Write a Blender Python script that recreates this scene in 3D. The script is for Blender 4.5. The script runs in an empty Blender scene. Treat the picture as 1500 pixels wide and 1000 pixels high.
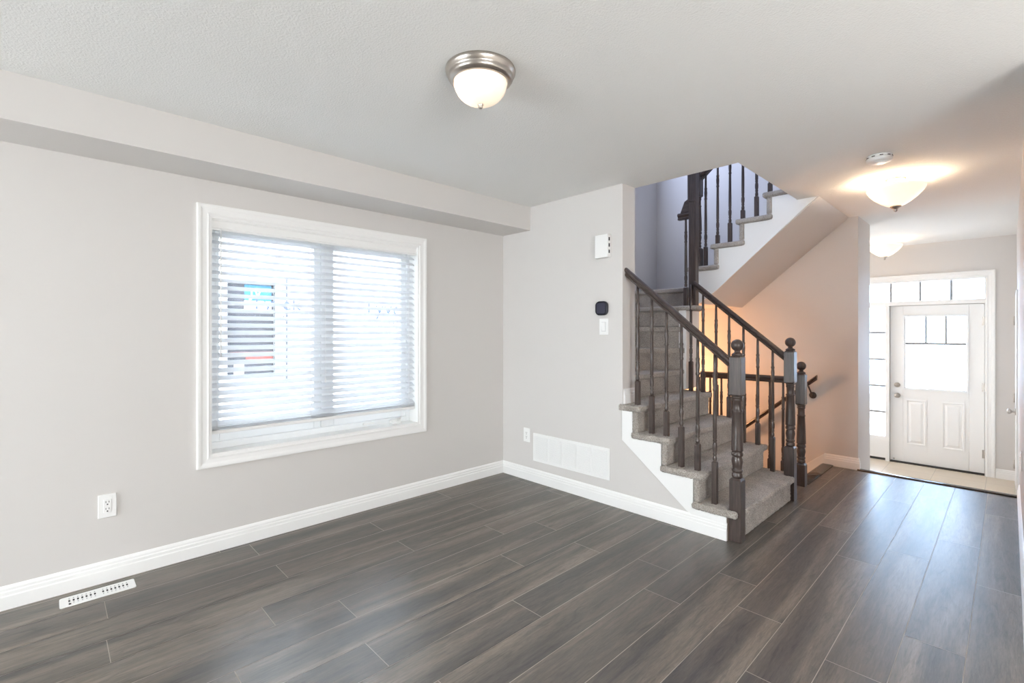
import bpy, bmesh, math, random
from mathutils import Vector, Matrix

SC = bpy.context.scene
COL = SC.collection
RND = random.Random(7)

# ------------------------------------------------------------------ camera
cam_d = bpy.data.cameras.new('camera')
cam_d.sensor_width = 36.0
cam_d.lens = 703.6 / 1500 * 36.0
cam_d.shift_y = -13.6 / 1500
cam_d.clip_start = 0.02
cam = bpy.data.objects.new('camera', cam_d)
cam.location = (3.335, -3.102, 1.323)
cam.rotation_euler = (math.radians(90), 0, math.radians(46.01))
COL.objects.link(cam)
SC.camera = cam

# ------------------------------------------------------------------ world / light / exposure
W = bpy.data.worlds.new('sky'); SC.world = W; W.use_nodes = True
bgn = W.node_tree.nodes['Background']
_n, _l = W.node_tree.nodes, W.node_tree.links
_tc = _n.new('ShaderNodeTexCoord'); _sx = _n.new('ShaderNodeSeparateXYZ'); _rp = _n.new('ShaderNodeValToRGB')
_rp.color_ramp.elements[0].position = 0.35; _rp.color_ramp.elements[0].color = (0.90, 0.945, 1.0, 1)   # overcast side of the sky
_rp.color_ramp.elements[1].position = 0.85; _rp.color_ramp.elements[1].color = (0.52, 0.71, 1.0, 1)    # open blue sky over the street
_l.new(_tc.outputs['Generated'], _sx.inputs[0]); _l.new(_sx.outputs['Y'], _rp.inputs[0]); _l.new(_rp.outputs[0], bgn.inputs[0])
bgn.inputs[1].default_value = 13.2

def area(name, loc, rot, sx, sy, power, col):
    l = bpy.data.lights.new(name, 'AREA'); l.shape = 'RECTANGLE'; l.size = sx; l.size_y = sy
    l.energy = power; l.color = col
    o = bpy.data.objects.new(name, l); o.location = loc; o.rotation_euler = rot
    COL.objects.link(o); return o

R90 = math.radians(90)
area('kitchen_fill', (5.6, -3.2, 1.3), (R90, 0, math.radians(65)), 1.6, 1.2, 74, (1.0, 0.985, 0.965))  # added fill light standing in the unseen kitchen, well inside its window
area('ceiling_fill', (4.3, -1.1, 0.95), (math.radians(180), 0, 0), 1.4, 1.4, 5, (1.0, 0.985, 0.965))  # added upward fill that brightens the ceiling, no real source there
area('patio_daylight', (1.1, -6.62, 1.2), (R90, 0, 0), 1.8, 1.9, 22, (1.0, 0.98, 0.96))
area('foyer_fill', (1.26, 4.1, 1.0), (R90, 0, -R90), 1.2, 1.6, 18, (1.0, 0.95, 0.91))  # invented fill to lift the foyer, set before a solid wall
area('upstairs_daylight', (0.215, 1.35, 3.7), (R90, 0, -R90), 0.9, 0.9, 44, (0.60, 0.71, 1.0))

def point(name, loc, power, col, r=0.03):
    l = bpy.data.lights.new(name, 'POINT'); l.energy = power; l.color = col; l.shadow_soft_size = r
    o = bpy.data.objects.new(name, l); o.location = loc; COL.objects.link(o); return o

WARM = (1.0, 0.74, 0.50)
point('basement_bulb', (0.50, 1.90, 0.80), 36, (1.0, 0.50, 0.24), 0.05)

vs = SC.view_settings
SC.display_settings.display_device = 'sRGB'
vs.view_transform = 'Standard'; vs.look = 'None'; vs.gamma = 1.0; vs.use_curve_mapping = False
vs.exposure = 0.31
SC.cycles.max_bounces = 12
SC.cycles.diffuse_bounces = 7
SC.cycles.transparent_max_bounces = 24

# ------------------------------------------------------------------ materials
def new_mat(name, color, rough=0.5, metal=0.0, spec=0.5):
    m = bpy.data.materials.new(name); m.use_nodes = True
    b = m.node_tree.nodes['Principled BSDF']
    b.inputs['Base Color'].default_value = (*color, 1)
    b.inputs['Roughness'].default_value = rough
    b.inputs['Metallic'].default_value = metal
    b.inputs['Specular IOR Level'].default_value = spec
    return m, m.node_tree.nodes, m.node_tree.links, b

def noise_bump(m, scale, strength, dist=0.002, detail=3.0, stretch=None):
    n, l = m.node_tree.nodes, m.node_tree.links
    b = n['Principled BSDF']
    tc = n.new('ShaderNodeTexCoord'); nz = n.new('ShaderNodeTexNoise'); bp = n.new('ShaderNodeBump')
    nz.inputs['Scale'].default_value = scale; nz.inputs['Detail'].default_value = detail
    if stretch:
        mp = n.new('ShaderNodeMapping'); mp.inputs['Scale'].default_value = stretch
        l.new(tc.outputs['Object'], mp.inputs[0]); l.new(mp.outputs[0], nz.inputs['Vector'])
    else:
        l.new(tc.outputs['Object'], nz.inputs['Vector'])
    bp.inputs['Strength'].default_value = strength; bp.inputs['Distance'].default_value = dist
    l.new(nz.outputs['Fac'], bp.inputs['Height']); l.new(bp.outputs[0], b.inputs['Normal'])
    return nz

def ramp(n, pts):
    r = n.new('ShaderNodeValToRGB')
    e = r.color_ramp.elements
    while len(e) < len(pts): e.new(0.5)
    for i, (p, c) in enumerate(pts):
        e[i].position = p; e[i].color = (*c, 1)
    return r

M = {}
M['wall'], *_ = new_mat('wall_paint', (0.655, 0.632, 0.612), 0.6, 0, 0.25); noise_bump(M['wall'], 260, 0.05, 0.0006)
M['ceil'], *_ = new_mat('ceiling_stipple', (0.80, 0.80, 0.785), 0.9, 0, 0.1); noise_bump(M['ceil'], 120, 0.5, 0.005, 3)
M['trim'], *_ = new_mat('trim_white', (0.86, 0.86, 0.85), 0.32, 0, 0.45); noise_bump(M['trim'], 40, 0.03, 0.0004)
M['plastic'], *_ = new_mat('white_plastic', (0.86, 0.86, 0.85), 0.35); noise_bump(M['plastic'], 90, 0.02, 0.0003)
M['vinyl'], *_ = new_mat('white_vinyl', (0.85, 0.87, 0.88), 0.3); noise_bump(M['vinyl'], 60, 0.02, 0.0003)
M['shadow'], *_ = new_mat('dark_opening', (0.02, 0.02, 0.022), 0.8); noise_bump(M['shadow'], 60, 0.05)
M['black'], *_ = new_mat('black_glossy_plastic', (0.012, 0.012, 0.02), 0.12); noise_bump(M['black'], 30, 0.01)
M['screen'], *_ = new_mat('thermostat_screen', (0.05, 0.05, 0.075), 0.1); noise_bump(M['screen'], 30, 0.01)
M['nickel'], *_ = new_mat('brushed_nickel', (0.50, 0.46, 0.42), 0.32, 1.0); noise_bump(M['nickel'], 300, 0.05, 0.0004, 3, (1, 1, 12))
M['tile'], tn, tl, tb = new_mat('foyer_tile', (0.62, 0.54, 0.44), 0.35)
br = tn.new('ShaderNodeTexBrick'); tcx = tn.new('ShaderNodeTexCoord')
br.offset = 0.0; br.inputs['Color1'].default_value = (0.66, 0.58, 0.47, 1); br.inputs['Color2'].default_value = (0.62, 0.54, 0.44, 1)
br.inputs['Mortar'].default_value = (0.45, 0.40, 0.33, 1); br.inputs['Scale'].default_value = 1.0
br.inputs['Mortar Size'].default_value = 0.003; br.inputs['Brick Width'].default_value = 0.45; br.inputs['Row Height'].default_value = 0.45
tl.new(tcx.outputs['Object'], br.inputs['Vector']); tl.new(br.outputs['Color'], tb.inputs['Base Color'])
M['concrete'], *_ = new_mat('outdoor_gravel', (0.6, 0.6, 0.6), 0.9); noise_bump(M['concrete'], 30, 0.4, 0.01)
M['bounce_tile'], *_ = new_mat('pale_bounce_tile', (0.62, 0.58, 0.52), 0.35); noise_bump(M['bounce_tile'], 3, 0.02)
M['wrap'], *_ = new_mat('white_house_wrap', (0.86, 0.87, 0.88), 0.6); noise_bump(M['wrap'], 3, 0.25, 0.02)
M['ink_blue'], *_ = new_mat('blue_ink', (0.05, 0.07, 0.125), 0.6); noise_bump(M['ink_blue'], 60, 0.02)
M['bar'], *_ = new_mat('backlit_grey_bar', (0.30, 0.30, 0.30), 0.4); noise_bump(M['bar'], 60, 0.02)  # grey put into the colour to imitate bars seen against glare
M['ink_grey'], *_ = new_mat('grey_ink', (0.08, 0.084, 0.095), 0.6); noise_bump(M['ink_grey'], 60, 0.02)
M['ink_red'], *_ = new_mat('red_ink', (0.13, 0.075, 0.075), 0.6); noise_bump(M['ink_red'], 60, 0.02)
M['sticker'], *_ = new_mat('blue_sticker', (0.03, 0.15, 0.27), 0.5); noise_bump(M['sticker'], 60, 0.02)
M['darkpane'], *_ = new_mat('dark_window_pane', (0.055, 0.055, 0.065), 0.15); noise_bump(M['darkpane'], 5, 0.02)
M['red_strip'], *_ = new_mat('matte_red', (0.22, 0.06, 0.05), 0.6); noise_bump(M['red_strip'], 60, 0.1)
M['louvre'], *_ = new_mat('pale_grey_louvre', (0.52, 0.52, 0.53), 0.5); noise_bump(M['louvre'], 60, 0.02)
M['rubber'], *_ = new_mat('dark_weatherstrip', (0.03, 0.028, 0.026), 0.7); noise_bump(M['rubber'], 60, 0.1)

# stained wood of the railings
def wood_mat(name, c0, c1, rough, axis_scale):
    m, n, l, b = new_mat(name, c0, rough, 0, 0.5)
    tc = n.new('ShaderNodeTexCoord'); mp = n.new('ShaderNodeMapping'); mp.inputs['Scale'].default_value = axis_scale
    nz = n.new('ShaderNodeTexNoise'); nz.inputs['Scale'].default_value = 1.0; nz.inputs['Detail'].default_value = 6; nz.inputs['Roughness'].default_value = 0.65
    nz.inputs['Distortion'].default_value = 0.6
    rp = ramp(n, [(0.32, c0), (0.72, c1)])
    l.new(tc.outputs['Object'], mp.inputs[0]); l.new(mp.outputs[0], nz.inputs['Vector'])
    l.new(nz.outputs['Fac'], rp.inputs[0]); l.new(rp.outputs[0], b.inputs['Base Color'])
    bp = n.new('ShaderNodeBump'); bp.inputs['Strength'].default_value = 0.12; bp.inputs['Distance'].default_value = 0.001
    l.new(nz.outputs['Fac'], bp.inputs['Height']); l.new(bp.outputs[0], b.inputs['Normal'])
    return m
M['wood'] = wood_mat('stained_oak_vertical', (0.034, 0.024, 0.021), (0.098, 0.072, 0.063), 0.28, (90, 90, 5))
M['woodx'] = wood_mat('stained_oak_rail', (0.034, 0.024, 0.021), (0.098, 0.072, 0.063), 0.28, (5, 90, 60))
M['woodraw'] = wood_mat('stained_oak_filler', (0.10, 0.070, 0.052), (0.20, 0.15, 0.12), 0.5, (90, 90, 5))

# carpet
m, n, l, b = new_mat('taupe_carpet', (0.3, 0.27, 0.23), 0.95, 0, 0.05)
tc = n.new('ShaderNodeTexCoord'); nz = n.new('ShaderNodeTexNoise'); nz.inputs['Scale'].default_value = 170; nz.inputs['Detail'].default_value = 4; nz.inputs['Roughness'].default_value = 0.75
nz2 = n.new('ShaderNodeTexNoise'); nz2.inputs['Scale'].default_value = 9; nz2.inputs['Detail'].default_value = 3
rp = ramp(n, [(0.30, (0.16, 0.135, 0.115)), (0.50, (0.42, 0.38, 0.34)), (0.70, (0.64, 0.60, 0.55))])
mx = n.new('ShaderNodeMixRGB'); mx.blend_type = 'MULTIPLY'; mx.inputs[0].default_value = 0.55
rp2 = ramp(n, [(0.35, (0.72, 0.72, 0.72)), (0.62, (1.08, 1.08, 1.08))])
l.new(tc.outputs['Object'], nz.inputs['Vector']); l.new(tc.outputs['Object'], nz2.inputs['Vector'])
l.new(nz.outputs['Fac'], rp.inputs[0]); l.new(nz2.outputs['Fac'], rp2.inputs[0])
l.new(rp.outputs[0], mx.inputs[1]); l.new(rp2.outputs[0], mx.inputs[2]); l.new(mx.outputs[0], b.inputs['Base Color'])
bp = n.new('ShaderNodeBump'); bp.inputs['Strength'].default_value = 0.9; bp.inputs['Distance'].default_value = 0.006
l.new(nz.outputs['Fac'], bp.inputs['Height']); l.new(bp.outputs[0], b.inputs['Normal'])
b.inputs['Sheen Weight'].default_value = 0.25
M['carpet'] = m

# laminate planks : boards run along Y, the per-board value comes from a face attribute
m, n, l, b = new_mat('grey_oak_laminate', (0.1, 0.09, 0.08), 0.36, 0, 0.7)
at = n.new('ShaderNodeAttribute'); at.attribute_name = 'board'
tc = n.new('ShaderNodeTexCoord')
off = n.new('ShaderNodeVectorMath'); off.operation = 'SCALE'; off.inputs['Scale'].default_value = 23.0
l.new(at.outputs['Vector'], off.inputs[0])
add = n.new('ShaderNodeVectorMath'); add.operation = 'ADD'
l.new(tc.outputs['Object'], add.inputs[0]); l.new(off.outputs[0], add.inputs[1])
def st_noise(sc, scale, det, rough=0.6, dist=0.0):
    mp = n.new('ShaderNodeMapping'); mp.inputs['Scale'].default_value = sc
    q = n.new('ShaderNodeTexNoise'); q.inputs['Scale'].default_value = scale; q.inputs['Detail'].default_value = det
    q.inputs['Roughness'].default_value = rough; q.inputs['Distortion'].default_value = dist
    l.new(add.outputs[0], mp.inputs[0]); l.new(mp.outputs[0], q.inputs['Vector']); return q
band = st_noise((8.0, 0.55, 1), 1.0, 3, 0.55, 0.6)
grain = st_noise((150, 12, 1), 1.0, 6, 0.75, 0.5)
fig = st_noise((22, 2.6, 1), 1.0, 6, 0.7, 2.2)
rb = ramp(n, [(0.34, (0.078, 0.071, 0.068)), (0.50, (0.128, 0.111, 0.097)), (0.68, (0.235, 0.198, 0.165))])
l.new(band.outputs['Fac'], rb.inputs[0])
rg = ramp(n, [(0.28, (0.58, 0.58, 0.58)), (0.72, (1.32, 1.32, 1.32))])
l.new(grain.outputs['Fac'], rg.inputs[0])
rf = ramp(n, [(0.32, (0.55, 0.57, 0.60)), (0.48, (1.0, 1.0, 1.0)), (0.70, (1.22, 1.18, 1.12))])
l.new(fig.outputs['Fac'], rf.inputs[0])
m1 = n.new('ShaderNodeMixRGB'); m1.blend_type = 'MULTIPLY'; m1.inputs[0].default_value = 0.95
l.new(rb.outputs[0], m1.inputs[1]); l.new(rg.outputs[0], m1.inputs[2])
m2 = n.new('ShaderNodeMixRGB'); m2.blend_type = 'MULTIPLY'; m2.inputs[0].default_value = 0.9
l.new(m1.outputs[0], m2.inputs[1]); l.new(rf.outputs[0], m2.inputs[2])
l.new(m2.outputs[0], b.inputs['Base Color'])
bp = n.new('ShaderNodeBump'); bp.inputs['Strength'].default_value = 0.10; bp.inputs['Distance'].default_value = 0.001
l.new(grain.outputs['Fac'], bp.inputs['Height']); l.new(bp.outputs[0], b.inputs['Normal'])
M['plank'] = m
M['seam'], *_ = new_mat('pale_board_edge', (0.52, 0.47, 0.41), 0.5); noise_bump(M['seam'], 60, 0.05)
M['nosing'] = wood_mat('dark_floor_nosing', (0.035, 0.030, 0.028), (0.075, 0.062, 0.055), 0.22, (4, 60, 60))

# glass panes
def glass_mat(name, tint, gloss=0.06):
    m = bpy.data.materials.new(name); m.use_nodes = True; n, l = m.node_tree.nodes, m.node_tree.links
    n.remove(n['Principled BSDF']); out = n['Material Output']
    t = n.new('ShaderNodeBsdfTransparent'); t.inputs[0].default_value = (*tint, 1)
    g = n.new('ShaderNodeBsdfGlossy'); g.inputs['Roughness'].default_value = 0.02
    f = n.new('ShaderNodeFresnel'); f.inputs[0].default_value = 1.45
    mx = n.new('ShaderNodeMixShader'); l.new(f.outputs[0], mx.inputs[0]); l.new(t.outputs[0], mx.inputs[1]); l.new(g.outputs[0], mx.inputs[2])
    l.new(mx.outputs[0], out.inputs[0]); return m
M['glass'] = glass_mat('clear_glass', (0.96, 0.98, 0.98))

def shade_mat(name, emit, ecol, dens):
    m = bpy.data.materials.new(name); m.use_nodes = True; n, l = m.node_tree.nodes, m.node_tree.links
    n.remove(n['Principled BSDF']); out = n['Material Output']
    t = n.new('ShaderNodeBsdfTranslucent'); t.inputs[0].default_value = (0.95, 0.88, 0.78, 1)
    d = n.new('ShaderNodeBsdfPrincipled'); d.inputs['Base Color'].default_value = (0.9, 0.84, 0.76, 1); d.inputs['Roughness'].default_value = 0.25
    nz = n.new('ShaderNodeTexNoise'); nz.inputs['Scale'].default_value = 9; tc = n.new('ShaderNodeTexCoord')
    l.new(tc.outputs['Object'], nz.inputs['Vector'])
    rp = ramp(n, [(0.35, tuple(c * 0.86 for c in ecol)), (0.65, ecol)]); l.new(nz.outputs['Fac'], rp.inputs[0])
    e = n.new('ShaderNodeEmission'); e.inputs[1].default_value = emit; l.new(rp.outputs[0], e.inputs[0])
    mx = n.new('ShaderNodeMixShader'); mx.inputs[0].default_value = dens
    l.new(t.outputs[0], mx.inputs[1]); l.new(d.outputs[0], mx.inputs[2])
    ad = n.new('ShaderNodeAddShader'); l.new(mx.outputs[0], ad.inputs[0]); l.new(e.outputs[0], ad.inputs[1])
    l.new(ad.outputs[0], out.inputs[0]); return m
M['dome'] = shade_mat('frosted_dome_glass', 0.26, (1.0, 0.78, 0.56), 0.97)
M['bowl'] = shade_mat('alabaster_bowl_glass', 0.32, (1.0, 0.78, 0.55), 0.95)

# blind slats : white, slightly translucent
m = bpy.data.materials.new('white_blind_slat'); m.use_nodes = True; n, l = m.node_tree.nodes, m.node_tree.links
b = n['Principled BSDF']; b.inputs['Base Color'].default_value = (0.86, 0.87, 0.88, 1); b.inputs['Roughness'].default_value = 0.4
t = n.new('ShaderNodeBsdfTranslucent'); t.inputs[0].default_value = (0.88, 0.90, 0.93, 1)
nz = n.new('ShaderNodeTexNoise'); nz.inputs['Scale'].default_value = 40
bp = n.new('ShaderNodeBump'); bp.inputs['Strength'].default_value = 0.02; l.new(nz.outputs['Fac'], bp.inputs['Height']); l.new(bp.outputs[0], b.inputs['Normal'])
mx = n.new('ShaderNodeMixShader'); mx.inputs[0].default_value = 0.5
l.new(b.outputs[0], mx.inputs[1]); l.new(t.outputs[0], mx.inputs[2]); l.new(mx.outputs[0], n['Material Output'].inputs[0])
M['slat'] = m

# ------------------------------------------------------------------ mesh helpers
def frame4(mb, plane, d0, d1, a0, a1, z0, z1, wl, wr, wb, wt):
    def bx(p, q, r, t): mb.box(d0, d1, p, q, r, t) if plane == 'x' else mb.box(p, q, d0, d1, r, t)
    bx(a0, a0 + wl, z0, z1); bx(a1 - wr, a1, z0, z1)
    if wb: bx(a0 + wl, a1 - wr, z0, z0 + wb)
    if wt: bx(a0 + wl, a1 - wr, z1 - wt, z1)
    return mb

class MB:
    def __init__(s): s.v = []; s.f = []; s.sm = []
    def add(s, vs, fs, smooth=False):
        o = len(s.v); s.v += [tuple(p) for p in vs]
        for f in fs: s.f.append(tuple(i + o for i in f)); s.sm.append(smooth)
        return s
    def box(s, x0, x1, y0, y1, z0, z1):
        x0, x1 = min(x0, x1), max(x0, x1); y0, y1 = min(y0, y1), max(y0, y1); z0, z1 = min(z0, z1), max(z0, z1)
        return s.add([(x0, y0, z0), (x1, y0, z0), (x1, y1, z0), (x0, y1, z0), (x0, y0, z1), (x1, y0, z1), (x1, y1, z1), (x0, y1, z1)],
              [(0, 3, 2, 1), (4, 5, 6, 7), (0, 1, 5, 4), (1, 2, 6, 5), (2, 3, 7, 6), (3, 0, 4, 7)])
    def prism(s, pts, axis, a, b, smooth=False):
        """polygon in the plane normal to axis ('x': (y,z), 'y': (x,z), 'z': (x,y)) extruded a..b"""
        def mk(p, t): return {'x': (t, p[0], p[1]), 'y': (p[0], t, p[1]), 'z': (p[0], p[1], t)}[axis]
        n = len(pts)
        o = len(s.v); s.v += [mk(p, a) for p in pts] + [mk(p, b) for p in pts]
        s.f.append(tuple(o + i for i in range(n))); s.sm.append(False)
        s.f.append(tuple(o + n + i for i in reversed(range(n)))); s.sm.append(False)
        for i in range(n):
            j = (i + 1) % n
            s.f.append((o + i, o + n + i, o + n + j, o + j)); s.sm.append(smooth)
        return s
    def lathe(s, prof, c, n=24, axis='z', smooth=True, cap=True):
        """prof: (r, h) list along axis, c: centre point"""
        o = len(s.v); k = len(prof)
        for (r, h) in prof:
            for i in range(n):
                a = 2 * math.pi * i / n; p, q = r * math.cos(a), r * math.sin(a)
                s.v.append({'z': (c[0] + p, c[1] + q, c[2] + h), 'x': (c[0] + h, c[1] + p, c[2] + q), 'y': (c[0] + q, c[1] + h, c[2] + p)}[axis])
        for a in range(k - 1):
            for i in range(n):
                j = (i + 1) % n
                s.f.append((o + a * n + i, o + a * n + j, o + (a + 1) * n + j, o + (a + 1) * n + i)); s.sm.append(smooth)
        if cap:
            s.f.append(tuple(o + i for i in reversed(range(n)))); s.sm.append(False)
            s.f.append(tuple(o + (k - 1) * n + i for i in range(n))); s.sm.append(False)
        return s
    def tube(s, p0, p1, r, n=12, r1=None):
        p0, p1 = Vector(p0), Vector(p1); d = (p1 - p0).normalized()
        u = d.orthogonal().normalized(); w = d.cross(u); r1 = r if r1 is None else r1
        o = len(s.v)
        for p, rr in ((p0, r), (p1, r1)):
            for i in range(n):
                a = 2 * math.pi * i / n; s.v.append(tuple(p + (u * math.cos(a) + w * math.sin(a)) * rr))
        for i in range(n):
            j = (i + 1) % n; s.f.append((o + i, o + j, o + n + j, o + n + i)); s.sm.append(True)
        s.f.append(tuple(o + i for i in reversed(range(n)))); s.sm.append(False)
        s.f.append(tuple(o + n + i for i in range(n))); s.sm.append(False)
        return s
    def loft(s, rings, closed_ring=True, caps=True, smooth=False):
        o = len(s.v); n = len(rings[0])
        for r in rings: s.v += [tuple(p) for p in r]
        for a in range(len(rings) - 1):
            for i in range(n if closed_ring else n - 1):
                j = (i + 1) % n
                s.f.append((o + a * n + i, o + a * n + j, o + (a + 1) * n + j, o + (a + 1) * n + i)); s.sm.append(smooth)
        if caps:
            s.f.append(tuple(o + i for i in reversed(range(n)))); s.sm.append(False)
            s.f.append(tuple(o + (len(rings) - 1) * n + i for i in range(n))); s.sm.append(False)
        return s
    def mesh(s, name, mat):
        me = bpy.data.meshes.new(name); me.from_pydata(s.v, [], s.f)
        me.polygons.foreach_set('use_smooth', s.sm)
        bm = bmesh.new(); bm.from_mesh(me); bmesh.ops.recalc_face_normals(bm, faces=bm.faces); bm.to_mesh(me); bm.free()
        me.materials.append(mat); me.update(); return me
    def build(s, name, mat, parent=None, bevel=0, seg=2, label=None):
        o = bpy.data.objects.new(name, s.mesh(name, mat)); COL.objects.link(o)
        if parent is not None:
            o.parent = parent; o.matrix_parent_inverse = Matrix.Translation(-world_loc(parent))
        if bevel:
            md = o.modifiers.new('bevel', 'BEVEL'); md.width = bevel; md.segments = seg; md.limit_method = 'ANGLE'; md.angle_limit = math.radians(40)
        if label: o['label'] = label
        return o

def world_loc(o):
    v = Vector(o.location)
    return v

def thing(name, label, cat, loc=(0, 0, 0), group=None):
    o = bpy.data.objects.new(name, None); COL.objects.link(o); o.location = loc
    o.empty_display_size = 0.1
    o['label'] = label; o['category'] = cat
    if group: o['group'] = group
    return o
def tag(o, label, cat, group=None):
    o['label'] = label; o['category'] = cat
    if group: o['group'] = group
    return o
def struct(o, label=None, cat=None):
    o['kind'] = 'structure'
    if label: o['label'] = label
    if cat: o['category'] = cat
    return o
def sempty(name, label, cat, loc):
    o = bpy.data.objects.new(name, None); COL.objects.link(o); o.location = loc; o.empty_display_size = 0.1
    return struct(o, label, cat)

def sweep_h(mb, prof, path, z0=0.0, side=1):
    """profile (d,z): d outwards from the wall; path: list of (x,y); outward = right hand side * side"""
    n = len(path); rings = []
    for i, p in enumerate(path):
        p = Vector(p)
        if 0 < i < n - 1:
            d0 = (p - Vector(path[i - 1])).normalized(); d1 = (Vector(path[i + 1]) - p).normalized()
        elif i == 0: d0 = d1 = (Vector(path[1]) - p).normalized()
        else: d0 = d1 = (p - Vector(path[i - 1])).normalized()
        n0 = Vector((d0.y, -d0.x)) * side; n1 = Vector((d1.y, -d1.x)) * side
        mv = (n0 + n1); mv = mv / mv.length_squared * 2
        rings.append([(p.x + mv.x * d, p.y + mv.y * d, z0 + z) for d, z in prof])
    mb.loft(rings); return mb

BASE = [(0, 0), (0.0155, 0), (0.0155, 0.062), (0.0125, 0.068), (0.0125, 0.082), (0.0085, 0.088), (0.0085, 0.098), (0.004, 0.108), (0, 0.112)]
def casing_rect(mb, a0, a1, z0, z1, w, plane, pos, out, sides='LRTB', thick=0.017):
    """flat frame around an opening (inner edge a0..a1, z0..z1), mitred; plane 'x' (a=y) or 'y' (a=x); out=+1/-1 normal"""
    prof = [(0, 0), (0, thick * 0.55), (w * 0.10, thick * 0.75), (w * 0.25, thick * 0.62), (w * 0.55, thick * 0.70), (w * 0.72, thick * 0.95), (w * 0.9, thick), (w, thick * 0.85), (w, 0)]
    def P(a, z, d): return (pos + out * d, a, z) if plane == 'x' else (a, pos + out * d, z)
    cor = {'BL': (a0, z0, -1, -1), 'TL': (a0, z1, -1, 1), 'TR': (a1, z1, 1, 1), 'BR': (a1, z0, 1, -1)}
    def ring(c, bx=1, bz=1):
        a, z, sa, sz = cor[c]
        return [P(a + sa * o * bx, z + sz * o * bz, d) for o, d in prof]
    if 'L' in sides: mb.loft([ring('BL', 1, 1 if 'B' in sides else 0), ring('TL')])
    if 'T' in sides: mb.loft([ring('TL'), ring('TR')])
    if 'R' in sides: mb.loft([ring('TR'), ring('BR', 1, 1 if 'B' in sides else 0)])
    if 'B' in sides: mb.loft([ring('BR'), ring('BL')])
    return mb

H = 2.44
RX = 3.392           # right hall wall
DY = 4.85            # front door wall
SY0, SY1 = 0.171, 2.5  # stair shaft
FZ = -0.376          # foyer floor
OX = 2.092           # right edge of the stair opening
BX, BY = 6.8, -6.8   # rest of the room behind the camera

# ------------------------------------------------------------------ FLOOR (boards with measured end joints)
fl = MB(); fm = []; fa = []
joints = {-12: -2.2, -11: -1.492, -10: -0.76, -9: -1.51, -8: -0.952, -7: -0.659, -6: -1.167, -5: -0.719, -4: -1.453, -3: -0.625, -2: 0.523,
          -1: 0.967, 0: -0.706, 1: 0.271, 2: -0.842, 3: -0.413, 4: 0.400}
PW, PL, G = 0.198, 1.412, 0.0015
def quad(x0, x1, y0, y1, z, mat, val):
    fl.add([(x0, y0, z), (x1, y0, z), (x1, y1, z), (x0, y1, z)], [(0, 1, 2, 3)]); fm.append(mat); fa.append(val)
for k in range(-13, 23):
    X0, X1 = 2.42 + PW * k, 2.42 + PW * (k + 1)
    xa, xb = max(X0 + G, 0.0), min(X1 - G, BX)
    if xb <= xa: continue
    j = joints.get(k, RND.uniform(-1.4, 0)); y = j - PL * 6
    while y < 2.5:
        ya, yb = max(y + G, BY), min(y + PL - G, 2.47)
        y += PL
        if yb <= ya: continue
        val = (RND.random(), RND.random(), RND.random())
        segs = [(xa, xb)]
        lim = 1.63
        if yb > 0.0 and xb > RX and xa >= RX - 0.02: yb = min(yb, -0.2)
        if yb <= ya: continue
        if yb > lim and xa < 2.02:          # leave the basement stair opening free
            yb = min(yb, lim)
            if yb <= ya: continue
        quad(xa, xb, ya, yb, 0.0, 0, val)
quad(0, BX, BY, -0.2, -0.0012, 1, (0, 0, 0)); quad(0, RX, -0.2, 1.63, -0.0012, 1, (0, 0, 0)); quad(2.02, RX, 1.63, 2.47, -0.0012, 1, (0, 0, 0))
me = bpy.data.meshes.new('floor'); me.from_pydata(fl.v, [], fl.f)
me.materials.append(M['plank']); me.materials.append(M['seam'])
me.polygons.foreach_set('material_index', fm)
att = me.attributes.new('board', 'FLOAT_VECTOR', 'FACE'); att.data.foreach_set('vector', [c for v in fa for c in v])
me.update()
fo = bpy.data.objects.new('floor', me); COL.objects.link(fo); struct(fo)
sub = MB().box(-0.15, BX, BY, -0.2, -0.25, -0.004).box(-0.15, RX + .1, -0.2, 1.63, -0.25, -0.004).box(2.02, RX + .1, 1.63, 2.5, -0.25, -0.004)
struct(sub.build('floor', M['seam']))
struct(MB().box(3.9, BX, BY, -0.2, -.003, .006).box(0, 3.9, BY, -5.2, -.003, .006).build('floor_kitchen_bounce', M['bounce_tile']))  # unseen pale floor added to bounce light up to the ceiling
# step down to the foyer: nosing + riser
ns = MB(); ns.prism([(2.462, 0.0), (2.462, 0.008), (2.478, 0.011), (2.515, 0.011), (2.532, 0.004), (2.538, -0.008), (2.532, -0.022), (2.50, -0.024), (2.50, 0.0)], 'x', 2.322, RX - 0.016, True)
struct(ns.build('trim_1', M['nosing']))
rs = MB().box(2.324, RX, 2.50, 2.515, FZ, -0.022); struct(rs.build('trim_2', M['trim']))
# nosing at the basement stair opening
bn = MB().prism([(2.125, 0.0), (2.125, 0.007), (2.10, 0.010), (2.035, 0.010), (2.018, 0.0), (2.012, -0.014), (2.02, -0.026), (2.04, -0.026), (2.04, 0.0)], 'y', 1.64, 2.49, True)
struct(bn.build('trim_3', M['nosing']))
struct(MB().box(0.9, RX + 0.1, 2.516, DY + 0.3, FZ - 0.2, FZ).build('floor_foyer', M['tile']))

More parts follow.
